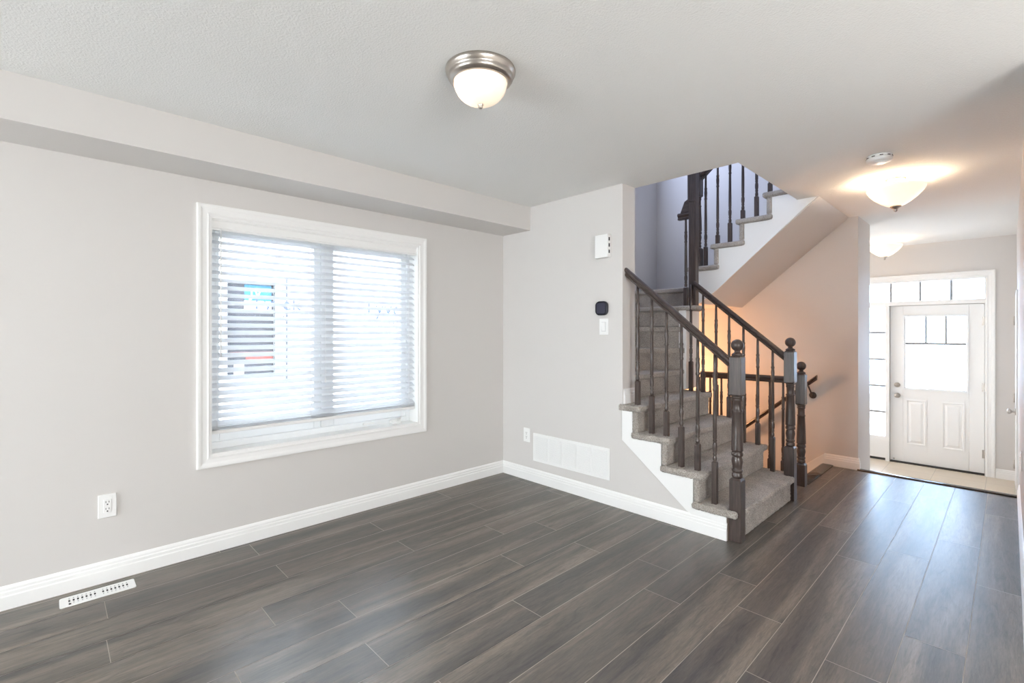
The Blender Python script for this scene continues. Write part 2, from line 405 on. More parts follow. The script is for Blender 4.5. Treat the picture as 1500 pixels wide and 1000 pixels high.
# ------------------------------------------------------------------ WALLS
wx0 = -0.24
WY0, WY1, WZ0, WZ1 = -2.406, -0.935, 0.578, 2.022
lw = MB().box(wx0, 0, BY, WY0, -0.25, H).box(wx0, 0, WY1, 0.0, -0.25, H).box(wx0, 0, WY0, WY1, -0.25, WZ0).box(wx0, 0, WY0, WY1, WZ1, H)
struct(lw.build('wall_left', M['wall']))
struct(MB().box(0.0, 0.359, BY, 0.0, 2.233, H).build('wall_bulkhead', M['wall']))
bw = MB().box(-0.24, 1.317, 0.0, SY0, -0.25, H)
N1 = 2.175; RUN = 0.2313; RS = 0.196
def nose(k): return N1 - RUN * (k - 1)
bw.prism([(1.317, 0), (2.085, 0), (2.085, .148), (nose(2) - .08, .148), (nose(2) - .08, .344), (nose(3) - .08, .344), (nose(3) - .08, .54), (nose(4) - .08, .54), (nose(4) - .08, .736), (1.317, .736)], 'y', 0.0, 0.05)
struct(bw.build('wall_back', M['wall']))
# stair shaft
sh = MB().box(0.05, 0.2, SY0, SY1 + .15, -2.6, 5.0)
struct(sh.build('wall_stair_left', M['wall']))
sb = MB().box(0.2, 2.324, SY1, 3.06, -2.6, H).box(0.2, OX, SY1, SY1 + .15, H, 5.0).box(OX, 4.2, SY1, SY1 + .15, 2.74, 5.0)
struct(sb.build('wall_stair_back', M['wall']))
struct(MB().box(0.05, 4.2, SY0 - .15, SY0, 2.74, 5.0).box(4.2, 4.35, SY0 - .15, SY1 + .15, 2.74, 5.0).build('wall_stair_front', M['wall']))
struct(MB().box(0.05, 4.35, SY0 - .15, SY1 + .15, 5.0, 5.15).build('ceiling_stair', M['wall']))
struct(MB().box(0.2, 2.02, 1.48, 1.63, -2.6, -0.004).box(0.2, 2.02, SY1 - .001, SY1, -2.6, -2.59).build('wall_basement', M['wall']))
struct(MB().box(0.05, 2.1, 1.48, SY1 + .15, -2.7, -2.6).build('floor_basement', M['concrete']))
# hall right wall, with the side door opening left solid (the door leaf sits in front of its casing)
struct(MB().box(RX, RX + .12, -0.2, DY, FZ - .2, H).build('wall_right', M['wall']))
struct(MB().box(RX + .12, BX, -0.2, -0.05, -0.25, H).build('wall_kitchen', M['wall']))
# foyer
FX0 = 1.2
struct(MB().box(FX0 - .12, FX0, 3.06, DY + .2, FZ - .2, H).build('wall_foyer_left', M['wall']))
DX0, DX1 = 2.24, 3.128     # front door
SLX0 = 1.86                # sidelight / frame left
FT = 1.985                 # frame top
fw = MB().box(FX0, SLX0, DY, DY + .2, FZ - .2, H).box(3.15, RX, DY, DY + .2, FZ - .2, H).box(SLX0, 3.15, DY, DY + .2, FT, H)
struct(fw.build('wall_front', M['wall']))
# rear and kitchen walls with glazed openings (behind the camera)
struct(MB().box(-.24, .1, BY - .2, BY, -.25, H).box(2.3, BX, BY - .2, BY, -.25, H).box(.1, 2.3, BY - .2, BY, 2.15, H).build('wall_rear', M['wall']))
struct(MB().box(BX, BX + .2, BY, -3.6, -.25, H).box(BX, BX + .2, -2.6, -.05, -.25, H).box(BX, BX + .2, -3.6, -2.6, -.25, .95).box(BX, BX + .2, -3.6, -2.6, 2.1, H).build('wall_kitchen_right', M['wall']))

# ceiling slabs around the stair opening
ce = MB().box(-.24, BX + .2, BY - .2, SY0, H, 2.74).box(OX, BX + .2, SY0, DY + .2, H, 2.74).box(0.9, OX, SY1 + .15, DY + .2, H, 2.74)
struct(ce.build('ceiling', M['ceil']))

# ------------------------------------------------------------------ BASEBOARDS
def bb(name, path, z0=0.0, side=1):
    struct(sweep_h(MB(), BASE, path, z0, side).build(name, M['trim']))
bb('baseboard_left', [(0, BY), (0, 0), (2.09, 0)])
bb('baseboard_right', [(RX, 2.46), (RX, -0.2)])
bb('baseboard_stair_back', [(2.05, SY1), (2.324, SY1), (2.324, 2.53)])
bb('baseboard_foyer_right', [(3.222, DY), (RX, DY), (RX, 4.68)], FZ)
bb('baseboard_foyer_near', [(RX, 3.62), (RX, 2.53)], FZ)
bb('baseboard_wall_end', [(1.317, 0.012), (1.317, SY0)], 0.784)
# skirt board down the basement stair
sk = MB().prism([(2.05, 0.112), (2.05, -0.02), (2.0, -.12), (0.2, -1.65), (0.2, -1.45)], 'y', SY1 - .014, SY1)
struct(sk.build('baseboard_basement_skirt', M['trim']))

# ------------------------------------------------------------------ WINDOW (left wall)
win = sempty('window_1', 'white vinyl casement window behind the blind in the left wall', 'window', (0, -1.67, WZ0))
cs = casing_rect(MB(), WY0, WY1, WZ0, WZ1, 0.067, 'x', 0.0, 1)
cs.build('casing', M['trim'], win)
jb = MB()
frame4(jb, 'x', -.1235, 0.004, WY0 - .001, WY1 + .001, WZ0 - .001, WZ1 + .001, .013, .013, .015, .013)
jb.build('jamb', M['trim'], win)
fx0, fx1 = -.215, -.125
fr = MB(); t_ = .035
frame4(fr, 'x', fx0, fx1, WY0, WY1, WZ0, WZ1, t_, t_, .055, .05)
MYc = -1.655
fr.box(fx0, fx1, MYc - .025, MYc + .025, WZ0 + .055, WZ1 - .05)
fr.build('frame', M['vinyl'], win, 0.004)
for a, bq in ((WY0 + t_, MYc - .025), (MYc + .025, WY1 - t_)):
    s_ = MB(); w_ = .048; z0, z1 = WZ0 + .055, WZ1 - .05
    frame4(s_, 'x', -.195, -.14, a, bq, z0, z1, w_, w_, .06, w_)
    so = s_.build('sash', M['vinyl'], win, 0.004)
    MB().box(-.170, -.166, a + w_ - .004, bq - w_ + .004, z0 + .05, z1 - w_ + .004).build('pane', M['glass'], win)
# crank operator at lower right
ck = MB().box(-.125, -.085, -1.13, -1.05, WZ0 + .014, WZ0 + .036)
ck.tube((-.098, -1.075, WZ0 + .03), (-.07, -1.06, WZ0 + .058), .011, 12, .008)
ck.tube((-.07, -1.06, WZ0 + .058), (-.062, -1.16, WZ0 + .044), .008, 12, .005)
ck.tube((-.062, -1.16, WZ0 + .044), (-.03, -1.175, WZ0 + .044), .007, 12, .008)
ck.build('crank_handle', M['plastic'], win)
MB().box(-.124, -.112, -1.36, -1.27, WZ0 + .03, WZ0 + .042).build('sash_lock', M['plastic'], win)

# blind
bl = thing('window_blind', 'white horizontal slat blind lowered almost to the sill inside the window casing', 'blind', (-.06, -1.67, WZ0))
by0, by1 = WY0 + .016, WY1 - .016
BXC = -.055
MB().box(BXC - .028, BXC + .03, by0, by1, WZ1 - .065, WZ1 - .014).build('headrail', M['plastic'], bl)
MB().prism([(BXC + .031, 1.944), (BXC + .045, 1.944), (BXC + .047, 1.952), (BXC + .040, 1.960), (BXC + .040, 2.000), (BXC + .047, 2.006), (BXC + .047, 2.014), (BXC + .031, 2.014)], 'y', by0 - .002, by1 + .002).build('valance', M['plastic'], bl)
sl = MB(); TH = math.radians(32); NS = 26; zt, zb = 1.922, .762; pitch = (zt - zb) / (NS - 1)
def slat(zc, th, y0, y1):
    rings = []
    pts = []
    for i in range(5):
        s_ = -0.025 + 0.05 * i / 4; c_ = 0.0022 * (1 - (s_ / .025) ** 2)
        pts.append((s_, c_ + .0011))
    pts += [(s_, c_ - .0022) for s_, c_ in reversed(pts)]
    for y in (y0, y1):
        rings.append([(BXC + s_ * math.cos(th) - c_ * -math.sin(th) * 1, y, zc - s_ * math.sin(th) + c_ * math.cos(th)) for s_, c_ in pts])
    sl.loft(rings)
for i in range(NS): slat(zt - i * pitch, TH, by0 + .004, by1 - .004)
sl.build('slats', M['slat'], bl)
rk = MB()
for i in range(3):
    z = .728 + i * .0065; rk.box(BXC - .025, BXC + .025, by0 + .004, by1 - .004, z, z + .003)
rk.build('stacked_slats', M['slat'], bl)
MB().box(BXC - .026, BXC + .026, by0 + .003, by1 - .003, .700, .722).build('bottom_rail', M['plastic'], bl, .004)
for yy in (-2.36, -1.79, -1.01):
    c_ = MB()
    for dx in (-.026, .026):
        c_.tube((BXC + dx, yy, .71), (BXC + dx, yy, 1.96), .0011, 6)
    for i in range(NS):
        z = zt - i * pitch; c_.tube((BXC - .026, yy, z - .002 + .019), (BXC + .026, yy, z - .002 - .019), .0007, 5)
    c_.build('ladder_cord', M['plastic'], bl)
wd = MB().tube((BXC + .052, -2.345, 1.95), (BXC + .052, -2.345, 1.17), .0035, 8).tube((BXC + .04, -2.345, 1.955), (BXC + .052, -2.345, 1.945), .003, 8)
wd.build('tilt_wand', M['plastic'], bl)
MB().tube((BXC + .05, -1.70, 1.95), (BXC + .05, -1.70, 0.99), .0014, 6).lathe([(.002, .02), (.006, 0), (.006, -.012), (.001, -.016)], (BXC + .05, -1.70, 0.985), 10).build('lift_cord', M['plastic'], bl)

# ------------------------------------------------------------------ OUTSIDE
struct(MB().box(-14, 14, -16, 16, -.75, -.65).build('ground_outside', M['concrete']))
nh = thing('neighbour_house', 'neighbouring house wall in white printed wrap seen through the blind', 'house', (-2.6, -1.0, -.65))
nw = MB().box(-3.2, -2.6, -9, -1.702, -.65, 5.2).box(-3.2, -2.6, -1.205, 7, -.65, 5.2).box(-3.2, -2.6, -1.702, -1.205, -.65, .80).box(-3.2, -2.6, -1.702, -1.205, 1.885, 5.2)
nw.build('wall', M['wrap'], nh)
wf = MB()
for a in ((-1.76, -1.702, .74, 1.945), (-1.205, -1.147, .74, 1.945), (-1.702, -1.205, .74, .80), (-1.702, -1.205, 1.885, 1.945)):
    wf.box(-2.64, -2.575, *a)
wfo = wf.build('window_frame', M['vinyl'], nh)
MB().box(-2.66, -2.65, -1.702, -1.205, .80, 1.885).build('pane', M['darkpane'], wfo)
MB().box(-2.649, -2.646, -1.50, -1.215, .99, 1.08).box(-2.649, -2.646, -1.66, -1.215, 1.085, 1.10).box(-2.649, -2.646, -1.66, -1.40, .98, 1.0).build('red_strips', M['red_strip'], wfo)  # thin red strips in front of the dark pane
MB().box(-2.649, -2.645, -1.62, -1.52, .80, .97).build('white_sheet', M['wrap'], wfo)
stk = MB().box(-2.648, -2.642, -1.515, -1.232, 1.68, 1.86).build('sticker', M['sticker'], wfo)
MB().box(-2.648, -2.642, -1.515, -1.232, 1.57, 1.68).build('sticker_border', M['wrap'], wfo)
MB().box(-2.62, -2.598, -1.09, -1.06, .73, 1.96).build('grey_strip', M['ink_grey'], nh)

def text_part(name, body, size, mat, loc, parent, rot, sx=1.0):
    cu = bpy.data.curves.new(name, 'FONT'); cu.body = body; cu.size = size; cu.extrude = 0.0008; cu.resolution_u = 3
    tmp = bpy.data.objects.new(name, cu); COL.objects.link(tmp)
    bpy.context.view_layer.update()
    me = bpy.data.meshes.new_from_object(tmp.evaluated_get(bpy.context.evaluated_depsgraph_get()))
    bpy.data.objects.remove(tmp)
    for v in me.vertices: v.co.x *= sx
    me.transform(Matrix.Translation(loc) @ rot)
    me.materials.clear(); me.materials.append(mat)
    o = bpy.data.objects.new(name, me); COL.objects.link(o); o.parent = parent
    o.matrix_parent_inverse = Matrix.Translation(-Vector(parent.location))
    return o
# readable from +X: text x axis -> +Y, up -> +Z
RT = Matrix(((0, 0, 1, 0), (1, 0, 0, 0), (0, 1, 0, 0), (0, 0, 0, 1)))
text_part('lettering', 'Tyvek', .27, M['ink_blue'], (-2.598, -.115, 1.56), nh, RT, 1.1)
text_part('lettering', 'HomeWrap', .13, M['ink_grey'], (-2.598, -.105, 1.425), nh, RT, 1.05)
text_part('lettering', 'DUPONT', .085, M['ink_red'], (-2.598, -.235, 1.825), nh, RT, 1.25)
text_part('lettering', 'Tyvek', .21, M['ink_blue'], (-2.598, -1.47, 1.585), nh, RT, 1.1)
text_part('lettering', 'HomeWrap', .10, M['ink_grey'], (-2.598, -1.43, 1.45), nh, RT, 1.05)
text_part('sticker_lettering', 'JV', .15, M['wrap'], (-2.6405, -1.46, 1.72), stk, RT, 1.0)

# ------------------------------------------------------------------ FRONT DOOR, SIDELIGHT, TRANSOM
def add_knob(mb, c, axis, sgn, r=.027):
    mb.lathe([(.033, 0), (.033, .006 * sgn), (.012, .010 * sgn), (.011, .028 * sgn), (r * .75, .034 * sgn), (r, .046 * sgn), (r * .95, .056 * sgn), (r * .5, .064 * sgn), (.001, .065 * sgn)], c, 20, axis)
dr = sempty('door_1', 'white front door with a half glass and two raised lower panels', 'door', (2.68, DY, FZ))
dz0, dz1 = FZ + .018, 1.664
gx0, gx1, gz0, gz1 = 2.372, 2.995, .582, 1.547
dy0, dy1 = DY + .055, DY + .10
sp = MB()
sp.box(DX0, gx0, dy0, dy1, dz0, dz1).box(gx1, DX1, dy0, dy1, dz0, dz1).box(gx0, gx1, dy0, dy1, gz1, dz1).box(gx0, gx1, dy0, dy1, dz0, gz0)
sp.build('leaf', M['trim'], dr, .003)
for x0, x1 in ((2.398, 2.603), (2.747, 2.958)):
    p = MB(); z0, z1 = -.128, .455
    def ring(o, d): return [(x0 + o, dy0 - d, z0 + o), (x1 - o, dy0 - d, z0 + o), (x1 - o, dy0 - d, z1 - o), (x0 + o, dy0 - d, z1 - o)]
    p.loft([ring(0, -.002), ring(0, .008), ring(.014, .009), ring(.022, .001), ring(.034, .001), ring(.055, .009)], True, True)
    p.build('raised_panel', M['trim'], dr)
gf = MB()
def gring(o, d): return [(gx0 + o, dy0 - d, gz0 + o), (gx1 - o, dy0 - d, gz0 + o), (gx1 - o, dy0 - d, gz1 - o), (gx0 + o, dy0 - d, gz1 - o)]
gf.loft([gring(0, -.004), gring(0, .012), gring(.012, .014), gring(.026, .004), gring(.026, -.03), gring(0, -.03)], True, False)
gf.build('glazing_frame', M['vinyl'], dr)
MB().box(gx0 + .02, gx1 - .02, dy0 + .018, dy0 + .022, gz0 + .02, gz1 - .02).build('pane', M['glass'], dr)
gb = MB().box(gx0 + .02, gx1 - .02, dy0 + .012, dy0 + .018, 1.163, 1.191)
for xx in (2.598, 2.786): gb.box(xx - .011, xx + .011, dy0 + .012, dy0 + .018, 1.191, gz1 - .02)
gb.build('glazing_bars', M['bar'], dr)
kb = MB(); add_knob(kb, (2.312, dy0, .497), 'y', -1); kb.build('knob', M['nickel'], dr)
kb = MB(); kb.lathe([(.031, 0), (.031, -.012), (.024, -.018), (.010, -.019), (.010, -.03), (.001, -.031)], (2.312, dy0, .634), 20, 'y'); kb.build('deadbolt', M['nickel'], dr)
for z in (1.455, .665, -.127):
    hg = MB().tube((DX1 + .006, dy0 - .004, z - .05), (DX1 + .006, dy0 - .004, z + .05), .0075, 10).box(DX1 - .02, DX1 + .022, dy0 - .004, dy0 - .001, z - .05, z + .05)
    hg.build('hinge', M['nickel'], dr)
MB().box(DX0 + .002, DX1 - .002, dy0 + .003, dy1 - .002, FZ + .002, dz0).build('sweep', M['rubber'], dr)
MB().lathe([(.008, 0), (.008, -.01), (.012, -.012), (.012, -.02), (.002, -.022)], (DX0 + .04, dy0, FZ + .045), 12, 'y').build('door_stop', M['nickel'], dr)

fr = MB(); a, bq = DY - .002, DY + .13
fr.box(DX1 + .004, 3.15, a, bq, FZ, FT).box(2.196, DX0 - .004, a, bq, FZ, 1.668).box(SLX0, 1.90, a, bq, FZ, FT)
fr.box(1.90, DX1 + .004, a, bq, 1.668, 1.722).box(1.90, DX1 + .004, a, bq, 1.963, FT)
fr.box(DX0 - .004, DX0 + .02, dy1 + .001, bq - .002, FZ, 1.668).box(DX1 - .02, DX1 + .004, dy1 + .001, bq - .002, FZ, 1.668).box(DX0 + .02, DX1 - .02, dy1 + .001, bq - .002, 1.645, 1.668)
struct(fr.build('trim_4', M['trim']))
th = MB().box(DX0, DX1, DY + .02, DY + .13, FZ, FZ + .010); struct(th.build('trim_5', M['rubber']))
# casing round the whole unit
cz = casing_rect(MB(), SLX0 + .005, 3.145, FZ, FT - .005, .076, 'y', DY, -1, 'LTR')
struct(cz.build('trim_6', M['trim']))
# sidelight
w2 = sempty('window_2', 'tall narrow sidelight with five panes left of the front door', 'window', (2.05, DY, FZ))
sx0, sx1 = 1.90, 2.196
p = frame4(MB(), 'y', DY + .05, DY + .09, sx0, sx1, FZ + .03, 1.668, .01, .008, .286, .012)
p.build('frame', M['trim'], w2)
MB().box(sx0, sx1, DY + .05, DY + .09, FZ, FZ + .03).build('sill_strip', M['rubber'], w2)
g_ = MB()
for z in (.262, .608, .962, 1.318): g_.box(sx0 + .01, sx1 - .008, DY + .062, DY + .069, z - .014, z + .014)
g_.build('glazing_bars', M['bar'], w2)
MB().box(sx0 + .005, sx1 - .004, DY + .071, DY + .075, -.125, 1.66).build('pane', M['glass'], w2)
# transom
w3 = sempty('window_3', 'wide transom window with vertical bars above the front door', 'window', (2.5, DY, 1.72))
g_ = MB()
for x in (1.951, 2.246, 2.541, 2.836): g_.box(x - .012, x + .012, DY + .062, DY + .069, 1.722, 1.963)
g_.build('glazing_bars', M['bar'], w3)
MB().box(1.90, DX1 + .004, DY + .071, DY + .075, 1.72, 1.965).build('pane', M['glass'], w3)

# side door on the hall right wall (closed, seen edge-on)
d2 = sempty('door_2', 'white closet door with a nickel knob in the right wall near the front door', 'door', (RX, 4.15, FZ))
sd0, sd1, sdt = 3.72, 4.55, 1.66
MB().box(RX - .012, RX - .001, sd0, sd1, FZ + .012, sdt).build('leaf', M['trim'], d2, .002)
for a0, a1 in ((3.82, 4.10), (4.17, 4.45)):
    for z0, z1 in ((-.25, .35), (.48, 1.52)):
        p = MB()
        def rg(o, d): return [(RX - .012 - d, a0 + o, z0 + o), (RX - .012 - d, a1 - o, z0 + o), (RX - .012 - d, a1 - o, z1 - o), (RX - .012 - d, a0 + o, z1 - o)]
        p.loft([rg(0, -.002), rg(0, .003), rg(.015, .004), rg(.025, .001), rg(.05, .004)]); p.build('raised_panel', M['trim'], d2)
kb = MB(); add_knob(kb, (RX - .012, sd0 + .07, .535), 'x', -1); kb.build('knob', M['nickel'], d2)
for z in (1.45, .60, -.13):
    MB().tube((RX - .020, sd1 + .006, z - .05), (RX - .020, sd1 + .006, z + .05), .0075, 10).build('hinge', M['nickel'], d2)
cz = casing_rect(MB(), sd0 - .005, sd1 + .012, FZ, sdt + .004, .07, 'x', RX, -1, 'LTR', .014)
cz.build('casing', M['trim'], d2)

# patio door / kitchen window glazing behind the camera
d3 = sempty('door_3', 'glazed sliding patio door in the rear wall', 'door', (1.2, BY, 0))
p = MB()
frame4(p, 'y', BY - .14, BY - .06, .1, 2.3, 0, 2.15, .07, .07, .08, .08).box(1.16, 1.24, BY - .14, BY - .06, .08, 2.07); p.build('frame', M['vinyl'], d3)
MB().box(.17, 2.23, BY - .103, BY - .098, .08, 2.07).build('pane', M['glass'], d3)
w4 = sempty('window_4', 'kitchen window in the right side wall behind the camera', 'window', (BX, -3.1, .95))
p = MB()
frame4(p, 'x', BX + .06, BX + .14, -3.6, -2.6, .95, 2.1, .07, .07, .07, .07).box(BX + .06, BX + .14, -3.13, -3.07, 1.02, 2.03); p.build('frame', M['vinyl'], w4)
MB().box(BX + .098, BX + .103, -3.53, -2.67, 1.02, 2.03).build('pane', M['glass'], w4)

# ------------------------------------------------------------------ STAIRCASE
st = thing('staircase', 'carpeted staircase with white stringers rising to a winder and an upper flight', 'staircase', (1.3, 0.6, 0))
TT = .045
YL, YR = -.028, 1.20
pile = bpy.data.textures.new('carpet_pile', 'CLOUDS'); pile.noise_scale = .011; pile.noise_depth = 2
def carpet(mb, name='carpeted_step', bev=.016, vox=0):
    o = mb.build(name, M['carpet'], st, bev, 4)
    if vox:
        r_ = o.modifiers.new('remesh', 'REMESH'); r_.mode = 'VOXEL'; r_.voxel_size = vox; r_.use_smooth_shade = True
        d_ = o.modifiers.new('pile', 'DISPLACE'); d_.texture = pile; d_.strength = .012; d_.mid_level = .5
    return o
# first step is notched round the two newels
c = MB().prism([(nose(2) - .08, YL), (2.155, YL), (2.155, .013), (2.089, .013), (2.089, .094), (N1, .094), (N1, 1.085), (2.085, 1.085), (2.085, YR), (nose(2) - .08, YR)], 'z', RS - TT, RS)
c.box(N1 - .075, N1 - .03, .0945, 1.085, 0.0, RS - TT + .004)
carpet(c, vox=.005)
for k in (2, 3, 4):
    x = nose(k); z = RS * k
    c = MB().box(x - RUN - .08, x, YL if k < 4 else YL, YR, z - TT, z)
    c.box(x - .075, x - .03, -.013, YR - .012, z - RS - .002, z - TT + .004)
    if k == 4:
        c = MB().prism([(x, YL), (x, YR), (x - RUN - .08, YR), (x - RUN - .08, SY0 + .002), (1.32, SY0 + .002), (1.32, -.001), (1.295, -.001), (1.295, YL)], 'z', z - TT, z)
        c.box(x - .075, x - .03, -.013, YR - .012, z - RS - .002, z - TT + .004)
    carpet(c, vox=.005)
# winders
PV = Vector((1.262, 1.15))
def clip(poly, p, nrm):
    out = []
    for i in range(len(poly)):
        a, b_ = Vector(poly[i]), Vector(poly[(i + 1) % len(poly)])
        da, db = (a - p).dot(nrm), (b_ - p).dot(nrm)
        if da >= 0: out.append(a)
        if (da >= 0) != (db >= 0): out.append(a + (b_ - a) * (da / (da - db)))
    return [tuple(q) for q in out]
base = [(.203, SY0 + .003), (nose(5), SY0 + .003), (nose(5), 1.13), (1.19, 1.13), (1.19, 1.40), (.203, 1.40)]
for k, ang in ((5, 0), (6, 30), (7, 60)):
    a = math.radians(ang); nrm = Vector((-math.cos(a), math.sin(a)))
    p0 = PV if k > 5 else Vector((nose(5), 0))
    tread = clip(base, p0 - Vector((0, 0)), nrm); ris = clip(base, p0 + nrm * .03, nrm)
    z = RS * k
    c = MB().prism(tread, 'z', z - TT, z).prism(ris, 'z', z - RS - .01, z - TT + .004)
    carpet(c)
z = RS * 8
c = MB().prism([(.203, 1.12), (1.365, 1.12), (1.365, 1.30), (1.28, 1.30), (1.28, 1.428), (.203, 1.428)], 'z', z - TT, z).box(.203, 1.19, 1.15, 1.40, z - RS, z - TT + .004)
carpet(c)
z = RS * 9
c = MB().box(.203, 1.245, 1.40, 2.497, z - TT, z).box(.203, 1.225, 1.43, 1.475, z - RS - .0, z - TT + .004)
carpet(c)
# upper flight rises towards +X
UR = .2313
def unose(k): return 1.13 + UR * (k - 10)
for k in range(10, 15):
    x = unose(k); z = RS * k
    c = MB().box(x, x + UR + .08 if k < 14 else x + .7, 1.405, 2.497, z - TT, z).box(x + .03, x + .075, 1.418, 2.497, z - RS - .002, z - TT + .004)
    carpet(c)
# white stringer boards
s1 = MB().prism([(2.088, .108), (2.088, .150), (nose(2) - .075, .150), (nose(2) - .075, .346), (nose(3) - .075, .346), (nose(3) - .075, .542), (nose(4) - .075, .542), (nose(4) - .075, .738), (1.3185, .738), (1.3185, .517), (1.826, .121), (1.86, .108)], 'y', -.011, -.0005)
s1.build('stringer_board', M['trim'], st, .0015)
def lowz(x): return 1.62 + .876 * (x - 1.30)
us = MB()
ux = [1.17, unose(11) + .055, unose(12) + .055, unose(13) + .055, 2.088]
for i in range(4):
    xa, xb, zt_ = ux[i], ux[i + 1], RS * (10 + i) - TT - .003
    us.prism([(xa, max(1.545, lowz(xa))), (xb, lowz(xb)), (xb, zt_), (xa, zt_)], 'y', 1.432, 1.447)
us.prism([(2.088, lowz(2.088)), (2.235, 2.437), (2.088, 2.437)], 'y', 1.432, 1.447)
us.build('stringer_board', M['trim'], st)
col_ = MB().box(1.193, 1.262, 1.128, 1.398, .80, RS * 8 - TT + .002); col_.build('stringer_post', M['trim'], st)
# plaster underside
so = MB().prism([(1.19, 1.60), (1.25, 1.60), (2.25, 2.437), (2.095, 2.437), (2.095, 2.52), (1.19, 1.75)], 'y', 1.4475, 2.498).box(.203, 1.19, 1.476, 2.498, 1.60, RS * 9 - TT)
so.build('plaster_soffit', M['wall'], st)
# right side skirt of the first flight
rsk = MB().prism([(2.085, 0), (2.085, .148), (nose(2) - .08, .148), (nose(2) - .08, .344), (nose(3) - .08, .344), (nose(3) - .08, .54), (nose(4) - .08, .54), (nose(4) - .08, .736), (1.26, .736), (1.26, 0)], 'y', 1.14, 1.185)
rsk.build('stringer_board', M['trim'], st)

# basement flight
bs = thing('basement_stairs', 'carpeted steps going down to the basement beside the guard rail', 'staircase', (1.1, 2.05, -1.2))
for k in range(1, 9):
    x = 2.02 - .2313 * (k - 1); z = -RS * k
    MB().box(max(x - .2613, .203), x, 1.632, 2.484, z - .045, z).box(x - .045, x, 1.632, 2.484, z - .0, z + RS - .05).build('carpeted_step', M['carpet'], bs, .012, 3)

# ------------------------------------------------------------------ RAILINGS
def baluster(parent, x, y, z0, zb, zt, hw=.0158):
    b_ = MB()
    ch = .008
    def sq(h, w): return [(x - w, y - w, h), (x + w, y - w, h), (x + w, y + w, h), (x - w, y + w, h)]
    b_.loft([sq(z0, hw), sq(zb - ch, hw), sq(zb, hw * .62)])
    L = zt - zb
    prof = [(0, 10), (.012, 12.5), (.03, 13), (.045, 10.5), (.055, 9.5), (.068, 12.8), (.08, 10), (.11, 13.5), (.145, 14), (.17, 11), (.182, 9.6), (.192, 13), (.205, 9.8), (.215, 12), (.40, 12.0), (.645, 10.0),
            (.655, 13), (.668, 13), (.678, 10.5), (.70, 11.5), (.745, 13.5), (.785, 10.8), (.795, 13), (.808, 13), (.818, 9.8), (.9, 9.2), (1.0, 8.6)]
    b_.lathe([(r * .00105, t * L) for t, r in prof], (x, y, zb), 14)
    return b_.build('baluster', M['wood'], parent)

def newel(parent, cx, cy, z0, zb, zk, zt, hw=.0365, ball=True, name='newel_post'):
    b_ = MB(); ch = .012
    def sq(h, w): return [(cx - w, cy - w, h), (cx + w, cy - w, h), (cx + w, cy + w, h), (cx - w, cy + w, h)]
    b_.loft([sq(z0, hw), sq(zb - ch, hw), sq(zb, hw * .72)])
    L = zk - zb
    prof = [(0, 28), (.02, 33), (.05, 31), (.065, 26), (.075, 32), (.10, 33), (.11, 27), (.15, 30), (.20, 34.5), (.24, 31), (.262, 27), (.272, 35), (.295, 36), (.315, 32), (.325, 30), (.335, 36.5), (.36, 36), (.55, 34), (.80, 29.5),
            (.805, 32.5), (.825, 32.5), (.832, 28), (.93, 27.5), (.94, 31.5), (.958, 32.5), (.965, 29), (.975, 32), (.99, 33), (1.0, 30)]
    b_.lathe([(r * .001, t * L) for t, r in prof], (cx, cy, zb), 24)
    b_.loft([sq(zk, hw * .80), sq(zk + .008, hw), sq(zt - .012, hw), sq(zt, hw * .70)])
    o = b_.build(name, M['wood'], parent, .0012, 1)
    if ball:
        r = .0385
        pf = [(.030, 0), (.034, .004), (.034, .010), (.026, .016), (.018, .021), (.0165, .028), (.018, .033)]
        a0 = math.asin(.020 / r)
        for i in range(13):
            a = a0 + (math.pi - a0) * i / 12
            pf.append((max(r * math.sin(a), .0006), .033 + r * math.cos(a0) - r * math.cos(a)))
        f_ = MB().lathe(pf, (cx, cy, zt - .001), 24).build('ball_finial', M['wood'], o)
    return o

RAILP = [(-.020, 0), (.020, 0), (.022, .012), (.017, .020), (.020, .028), (.029, .036), (.030, .046), (.026, .055), (.016, .062), (0, .065), (-.016, .062), (-.026, .055), (-.030, .046), (-.029, .036), (-.020, .028), (-.017, .020), (-.022, .012)]
def rail_x(parent, y, x0, z0, x1, z1, name='handrail', mat='woodx', sc=1.0, label=None):
    """plumb-cut moulded rail between two points; z = underside"""
    rings = [[(x, y + a * sc, z + h * sc) for a, h in RAILP] for x, z in ((x0, z0), (x1, z1))]
    return MB().loft(rings).build(name, M[mat], parent, label=label)

SLP = .8474
# A: railing on the open side of the first flight
rA = thing('stair_railing', 'dark wood railing on the near side of the first flight, foot newel nearest the room', 'railing', (2.13, .05, 0))
newel(rA, 2.1315, .052, 0.0, .398, .919, 1.175)
MB().box(2.064, 2.0945, .0005, .070, 0.0, .148).build('filler_block', M['woodraw'], rA, label='brown unstained filler block below the step')
rz = lambda x: 1.090 + SLP * (2.095 - x)
rail_x(rA, .052, 2.0945, rz(2.0945), 1.3185, rz(1.3185))
for x, k in ((1.989, 1), (1.873, 2), (1.757, 2), (1.645, 3), (1.530, 3), (1.414, 4)):
    zb = .475 + SLP * (1.989 - x)
    baluster(rA, x, .052, RS * k - .004, zb, rz(x) + .004)
